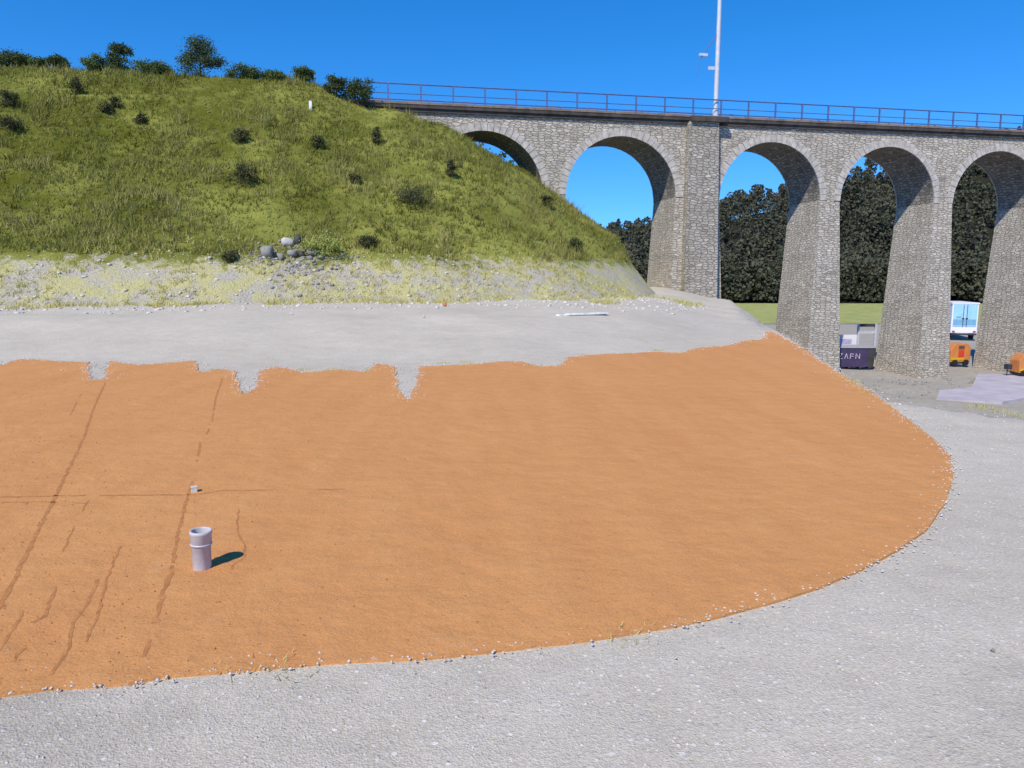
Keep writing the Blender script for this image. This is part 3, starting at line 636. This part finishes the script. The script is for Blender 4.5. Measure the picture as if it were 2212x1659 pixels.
# rubble on the rim and around the pier feet
n = 1500; k = rng.random(n); X = rng.uniform(4.5, 34, n); Y = rng.uniform(36, 56, n); s_, t_ = to_local(X, Y)
ok = (t_ > -9) & (t_ < -0.3) & (edge_dist(X, Y) > 1); X, Y = X[ok], Y[ok]
scatter_stones(X, Y, ground_z(X, Y), 0.06 + 0.22 * rng.random(len(X)) ** 2.5, GREY, 'rubble', 'grey rubble heaped below the viaduct piers')
fx = np.concatenate([rng.uniform(1700, 2215, 260)]); 
rim = np.array([EDGE[2] + (EDGE[3] - EDGE[2]) * 0])
RX = []; RY = []
for (ax, ay), (bx, by) in zip(EDGE[2:16], EDGE[3:17]):
    L = math.hypot(bx - ax, by - ay)
    for _ in range(int(L * 14)): q = rng.random(); RX.append(ax + (bx - ax) * q + rng.normal() * 0.18 + 0.1); RY.append(ay + (by - ay) * q + rng.normal() * 0.18)
RX = np.array(RX); RY = np.array(RY); ok = ~in_poly(RX, RY, P); RX, RY = RX[ok], RY[ok]
scatter_stones(RX, RY, ground_z(RX, RY), 0.012 + 0.035 * rng.random(len(RX)) ** 3, PEB, 'rim_stones', 'small stones along the crumbling rim of the gravel plateau')

# ------------------------------------------------------------------ small things near the camera
PVC = simple('grey pipe plastic', (0.46, 0.44, 0.47), 0.45, 0.5, 0, 0.12, 12)
b = plane_pt(437, 1226, 0.014); ht = depth_pt(437, 1150, b[1])[2]
pipe = empty('drain_pipe', b, 0.3, 'short grey plastic pipe standing upright out of the orange clay', 'pipe'); pipe.rotation_euler = (0.02, 0.02, 0.3)
ro, h = 0.055, ht
mb = MB(); mb.lathe([(ro - .006, -0.1), (ro - .006, h - 0.075), (ro, h - 0.07), (ro + .001, h - 0.02), (ro + 0.004, h - 0.016), (ro + 0.004, h - 0.003), (ro, h), (ro - 0.006, h), (ro - 0.008, h - 0.004), (ro - 0.009, -0.05)], 40)
mb.build('pipe_wall', PVC, pipe, smooth=True)
mb = MB(); mb.lathe([(ro - .0095, h - 0.05), (0.0001, h - 0.05)], 32); mb.build('pipe_fill', simple('soil', (0.13, 0.10, 0.07)), pipe)
mb = MB(); mb.lathe([(ro - .004, h - 0.082), (ro + 0.0025, h - 0.08), (ro + 0.0025, h - 0.072), (ro - .003, h - 0.070)], 40); mb.build('socket_ring', PVC, pipe, smooth=True)
b = plane_pt(420, 1062, 0.014)
peg = empty('survey_peg', b, 0.4, 'tiny pale square peg in the orange clay behind the upright pipe', 'peg')
mb = MB(); mb.frustum((-.020, .020, -.020, .020, -0.05), (-.022, .022, -.022, .022, 0.034)); mb.build('peg_shaft', simple('pale wood', (0.48, 0.46, 0.42)), peg, bevel=0.003)
mb = MB(); mb.box(-.024, .024, -.024, .024, 0.034, 0.042); mb.build('peg_cap', PALE, peg, bevel=0.003)
X = []; Y = []
for i in range(len(PP)):
    a, b = PP[i], PP[(i + 1) % len(PP)]; L = math.hypot(*(b - a)); k = 55 if a[1] < 7 else 38
    for _ in range(rng.poisson(L * k)):
        q = rng.random(); p = a + (b - a) * q + rng.normal(size=2) * (0.035 + 0.004 * a[1]) * (0.4 + 2 * rng.random() ** 3); X.append(p[0]); Y.append(p[1])
X = np.array(X); Y = np.array(Y); ok = (Y > 1.7) & (np.abs(X) < 0.8 * Y + 0.5); X, Y = X[ok], Y[ok]
scatter_stones(X, Y, np.maximum(ground_z(X, Y), 0.013), 0.003 + 0.007 * rng.random(len(X)) ** 2 + 0.0009 * Y, PEB, 'spilled_gravel', 'loose gravel spilled along the rim of the orange clay')
n = 1500; Y = 2.4 + 11 * rng.random(n) ** 1.3; X = -0.75 * Y + (0.35 * Y) * np.abs(rng.normal(size=n)); ok = in_poly(X, Y, P); X, Y = X[ok], Y[ok]
scatter_stones(X, Y, np.full(len(X), 0.0145), 0.003 + 0.006 * rng.random(len(X)) ** 3 + 0.0005 * Y, SEAM, 'clay_crumbs', 'small crumbs of clay scattered on the orange surface')
# heap of clods by the pipe
n = 60; b = plane_pt(437, 1226, 0.014); a = rng.random(n) * 6.28; r = 0.07 + 0.16 * rng.random(n)
scatter_stones(b[0] + r * np.cos(a), b[1] + r * np.sin(a), np.full(n, 0.013), 0.003 + 0.006 * rng.random(n), SEAM, 'clods', 'crumbs of orange clay round the upright pipe')
# white plank
a = march(1225, 682); c = march(1310, 681); mid = (a + c) / 2; L = math.hypot(*(c - a)[:2])
pl = MB(); pl.box(-L / 2, L / 2, -0.09, 0.09, 0.0, 0.05); pl.box(-L / 2 - 0.35, -L / 2 - 0.06, -0.07, 0.08, -0.02, 0.035)
o = pl.build('plank', simple('white painted board', (0.74, 0.74, 0.72)), None, bevel=0.006); o.location = mid + np.array([0, 0, 0.02]); o.rotation_euler = (0, 0, math.atan2(c[1] - a[1], c[0] - a[0])); tag(o, 'flat white plank lying on the pale gravel left of the viaduct', 'plank')
# marker post on the slope
b = march(671, 236); mk = empty('marker_post', b, 0.2, 'small white marker post near the top of the grassy slope', 'marker post')
mb = MB(); mb.frustum((-.09, .09, -.07, .07, -0.3), (-.07, .07, -.05, .05, 0.42)); mb.build('post', simple('white marker', (0.75, 0.75, 0.76)), mk, bevel=0.01)
mb = MB(); mb.box(-.075, .075, -.055, .055, 0.42, 0.47); mb.build('post_cap', GREY, mk, bevel=0.01)

# ------------------------------------------------------------------ things on the low ground under the arches
def low(px, py): 
    r = ray(px, py); k = (LOW - EYE) / r[2]; return r[0] * k, r[1] * k
# pale slab of paving
c4 = [low(2036, 866), low(2172, 864), low(2215, 812), (low(2120, 812))]
c4 = [low(2022, 868), low(2165, 874), low(2236, 862), low(2240, 812), low(2112, 813), low(2098, 842), low(2030, 848)]
pv = MB(); pv.add([(x, y, LOW + 0.17) for x, y in c4] + [(x, y, LOW - 0.3) for x, y in c4], [tuple(range(7))] + [(i, 7 + i, 7 + (i + 1) % 7, (i + 1) % 7) for i in range(7)])
o = pv.build('path', simple('bluish concrete', (0.40, 0.37, 0.41), 0.9, 0.2, 0, 0.15, 1)); tag(o, kind='structure')

# box lorry from behind
x, y = low(2083, 738); y = 83; x = ray(2083, 700)[0] / ray(2083, 700)[1] * y
WH = simple('white lorry paint', (0.72, 0.72, 0.78), 0.45, 0.5, 0, 0.05); LB = simple('light blue panel', (0.30, 0.58, 0.86), 0.45, 0.5, 0, 0.12, 1.5); RUB = simple('rubber', (0.02, 0.02, 0.02), 0.9, 0.2); BLK = simple('dark fitting', (0.03, 0.035, 0.05), 0.6, 0.4); REDL = simple('red lens', (0.5, 0.03, 0.02), 0.3, 0.5)
lt = empty('box_lorry', (x, y, LOW + 0.1), -0.25, 'white and light blue box lorry seen from behind under the far arch', 'lorry')
HW = 1.32
mb = MB(); mb.box(-HW, HW, 0, 6.5, 0.75, 4.05); mb.build('cargo_box', WH, lt, bevel=0.04)
mb = MB(); mb.box(-HW - .06, HW + .06, -0.05, 6.55, 4.02, 4.16); mb.build('roof_rim', WH, lt)
for sx in (-1, 1):
    mb = MB(); mb.box(min(sx * 0.02, sx * (HW - 0.14)), max(sx * 0.02, sx * (HW - 0.14)), -0.05, -0.003, 1.5, 3.95); d = mb.build('door', LB, lt)
    mb = MB(); mb.tube((sx * 0.18, -0.09, 1.5), (sx * 0.18, -0.09, 3.9), 0.03, n=6); mb.box(sx * .18 - .12, sx * .18 + .12, -0.12, -0.06, 2.35, 2.45); mb.build('handle', BLK, d)
    mb = MB(); mb.box(sx * 1.05 - .14, sx * 1.05 + .14, -0.08, -0.052, 0.88, 1.02); mb.build('tail_light', REDL, lt)
    w_ = MB(); w_.tube((sx * 1.15 - .15, 1.3, 0.5), (sx * 1.15 + .15, 1.3, 0.5), 0.5, n=20); w_.build('wheel', RUB, lt)
    w_ = MB(); w_.tube((sx * 1.15 - .15, 7.3, 0.5), (sx * 1.15 + .15, 7.3, 0.5), 0.5, n=20); w_.build('wheel', RUB, lt)
mb = MB(); mb.box(-1.15, 1.15, -0.052, -0.004, 1.62, 2.30); mb.box(-0.9, -0.35, -.058, -.053, 2.42, 2.62); mb.box(0.3, 0.5, -.058, -.053, 1.85, 2.1) ; mb.build('door_emblem', simple('blue emblem', (0.16, 0.36, 0.58), 0.5, 0.4), lt)
mb = MB(); mb.box(-1.25, 1.25, -0.14, -0.06, 0.55, 0.72); mb.build('bumper', BLK, lt)
mb = MB(); mb.box(-1.2, 1.2, 6.7, 8.4, 0.6, 3.0); mb.build('cab', WH, lt, bevel=0.1)

# dark skip with pale lettering strokes + panel + frame
D = 57.0
def at57(px, py, d=D): return depth_pt(px, py, d)
p0 = at57(1803, 797); p1 = at57(1888, 800); wdt = p1[0] - p0[0]; hh = at57(1803, 753)[2] - LOW
sk = empty('skip_container', ((p0[0] + p1[0]) / 2, D, LOW + 0.05), -0.06, 'dark waste skip with pale lettering on its side, left of the pier foot', 'skip')
DP = simple('dark violet paint', (0.050, 0.038, 0.10), 0.5, 0.4, 0, 0.2, 2); DG = simple('dark grey paint', (0.05, 0.05, 0.052), 0.5, 0.4, 0, 0.2, 2); LT = simple('pale lettering', (0.45, 0.43, 0.55), 0.6, 0.3)
hw_ = wdt / 2
mb = MB(); mb.frustum((-hw_ * .92, hw_ * .62, 0, 1.7, 0.12), (-hw_, hw_ * .66, -0.05, 1.75, hh)); mb.build('skip_body', DP, sk)
mb = MB(); mb.frustum((hw_ * .625, hw_ * .92, 0, 1.7, 0.12), (hw_ * .665, hw_, -0.05, 1.75, hh)); mb.build('end_panel', DG, sk)
mb = MB(); mb.box(-hw_ - .05, hw_ + .05, -0.12, 1.82, hh + .003, hh + .10); mb.build('rim', simple('worn steel', (.35, .34, .36)), sk)
mb = MB(); f0 = -0.085
for x0, z0, x1, z1 in ((-1.4, 1.15, -1.0, 1.15), (-1.0, 1.15, -1.3, .75), (-1.3, .75, -1.0, .75), (-.82, .75, -.7, 1.15), (-.7, 1.15, -.58, .75), (-.4, 1.15, -.4, .75), (-.4, 1.15, -.15, 1.1), (-.4, .95, -.15, .95), (0.02, .75, .02, 1.15), (.02, 1.15, .3, .75), (.3, .75, .3, 1.15)):
    mb.tube((x0, f0, z0), (x1, f0, z1), .028, n=5)
mb.build('lettering', LT, sk)
mb = MB()
for q in (-.8, -.3, .3, .8): mb.box(q * hw_ * .9 - .06, q * hw_ * .9 + .06, -0.06, 1.76, 0, 0.12)
mb.build('skid', DG, sk)
# white panel behind the skip
p = at57(1829, 757, 60); zt = at57(1829, 723, 60)[2]
sp = empty('site_board', (p[0], 60, LOW), 0.1, 'white board on two posts standing behind the dark skip', 'board')
mb = MB(); mb.box(-.78, .78, -.03, .03, p[2] - LOW - .1, zt - LOW); mb.build('board_panel', WH, sp)
mb = MB(); mb.box(-.55, .35, -.036, -.032, zt - LOW - .75, zt - LOW - .35); mb.build('board_print', simple('lilac print', (.42, .38, .62)), sp)
for sx in (-.65, .65): mb = MB(); mb.box(sx - .05, sx + .05, .03, .12, -.1, zt - LOW - .05); mb.build('post', GALV, sp)
# frame (goal-like) further right
D2 = 62; a = depth_pt(1852, 745, D2); b = depth_pt(1892, 702, D2)
fr = empty('steel_frame', ((a[0] + b[0]) / 2, D2, LOW), 0.0, 'open grey steel frame standing behind the dark skip', 'frame'); w2 = (b[0] - a[0]) / 2; h2 = b[2] - LOW
for sx in (-1, 1): mb = MB(); mb.box(sx * w2 - .08, sx * w2 + .08, -.08, .08, -.1, h2 + .1); mb.build('upright', GALV, fr)
mb = MB(); mb.box(-w2 + .085, w2 - .085, -.07, .07, h2 - .15, h2 + .1); mb.build('top_beam', DG, fr)
mb = MB(); mb.box(-w2 + .085, w2 - .085, -.06, .06, h2 - .72, h2 - .5); mb.build('cross_beam', GALV, fr)
# orange compressor trailers
OR = simple('orange machine paint', (0.52, 0.20, 0.06), 0.5, 0.4, 0, 0.12, 2); RD = simple('red panel paint', (0.55, 0.05, 0.025), 0.5, 0.4, 0, 0.1, 2); YE = simple('yellow paint', (0.55, 0.36, 0.01), 0.5, 0.4, 0, 0.1)
def compressor(px, pyb, wd_px, hp_px, label, rz=0.15):
    x, y = low(px, pyb); wd = wd_px / F * y; h = hp_px / F * y
    e = empty('compressor_trailer', (x, y, LOW + 0.12), rz, label, 'compressor', 'orange compressor trailers under the viaduct')
    V = [(-wd / 2, 0.28), (wd / 2, 0.28), (wd / 2, h * .8), (wd * .33, h), (-wd * .3, h), (-wd / 2, h * .72)]
    mb = MB(); mb.add([(a, 0, b) for a, b in V] + [(a, 1.0, b) for a, b in V], [tuple(range(6))] + [tuple(range(11, 5, -1))] + [(i, 6 + i, 6 + (i + 1) % 6, (i + 1) % 6) for i in range(6)])
    mb.build('housing', OR, e, bevel=0.04)
    mb = MB(); mb.box(-wd * .12, wd * .16, -.03, -.003, h * .40, h * .70); mb.build('door_panel', RD, e)
    mb = MB()
    for k in range(3): mb.box(-wd * .12, wd * .16, -.025, -.003, h * (.75 + .06 * k), h * (.78 + .06 * k))
    mb.build('vent', BLK, e)
    mb = MB(); mb.box(-wd * .5, wd * .16, -.03, -.003, h * .26, h * .36); mb.build('stripe', YE, e)
    mb = MB(); mb.box(-wd * .46, wd * .46, .05, .95, .14, .277); mb.build('chassis', BLK, e)
    for sx in (-.28, .28): mb = MB(); mb.tube((sx * wd, -.06, .24), (sx * wd, .12, .24), .24, n=18); mb.build('wheel', RUB, e)
    mb = MB(); mb.tube((-wd / 2, .5, .3), (-wd / 2 - .55, .5, .38), .04, n=6); mb.tube((-wd / 2 - .5, .5, -.02), (-wd / 2 - .5, .5, .5), .035, n=6); mb.box(-wd / 2 - .62, -wd / 2 - .3, .3, .7, .5, .85); mb.build('drawbar', BLK, e)
compressor(2073, 793, 48, 48, 'orange compressor trailer between the two nearer right-hand piers')
compressor(2222, 818, 46, 50, 'orange compressor trailer cut off by the right edge of the view', 0.05)
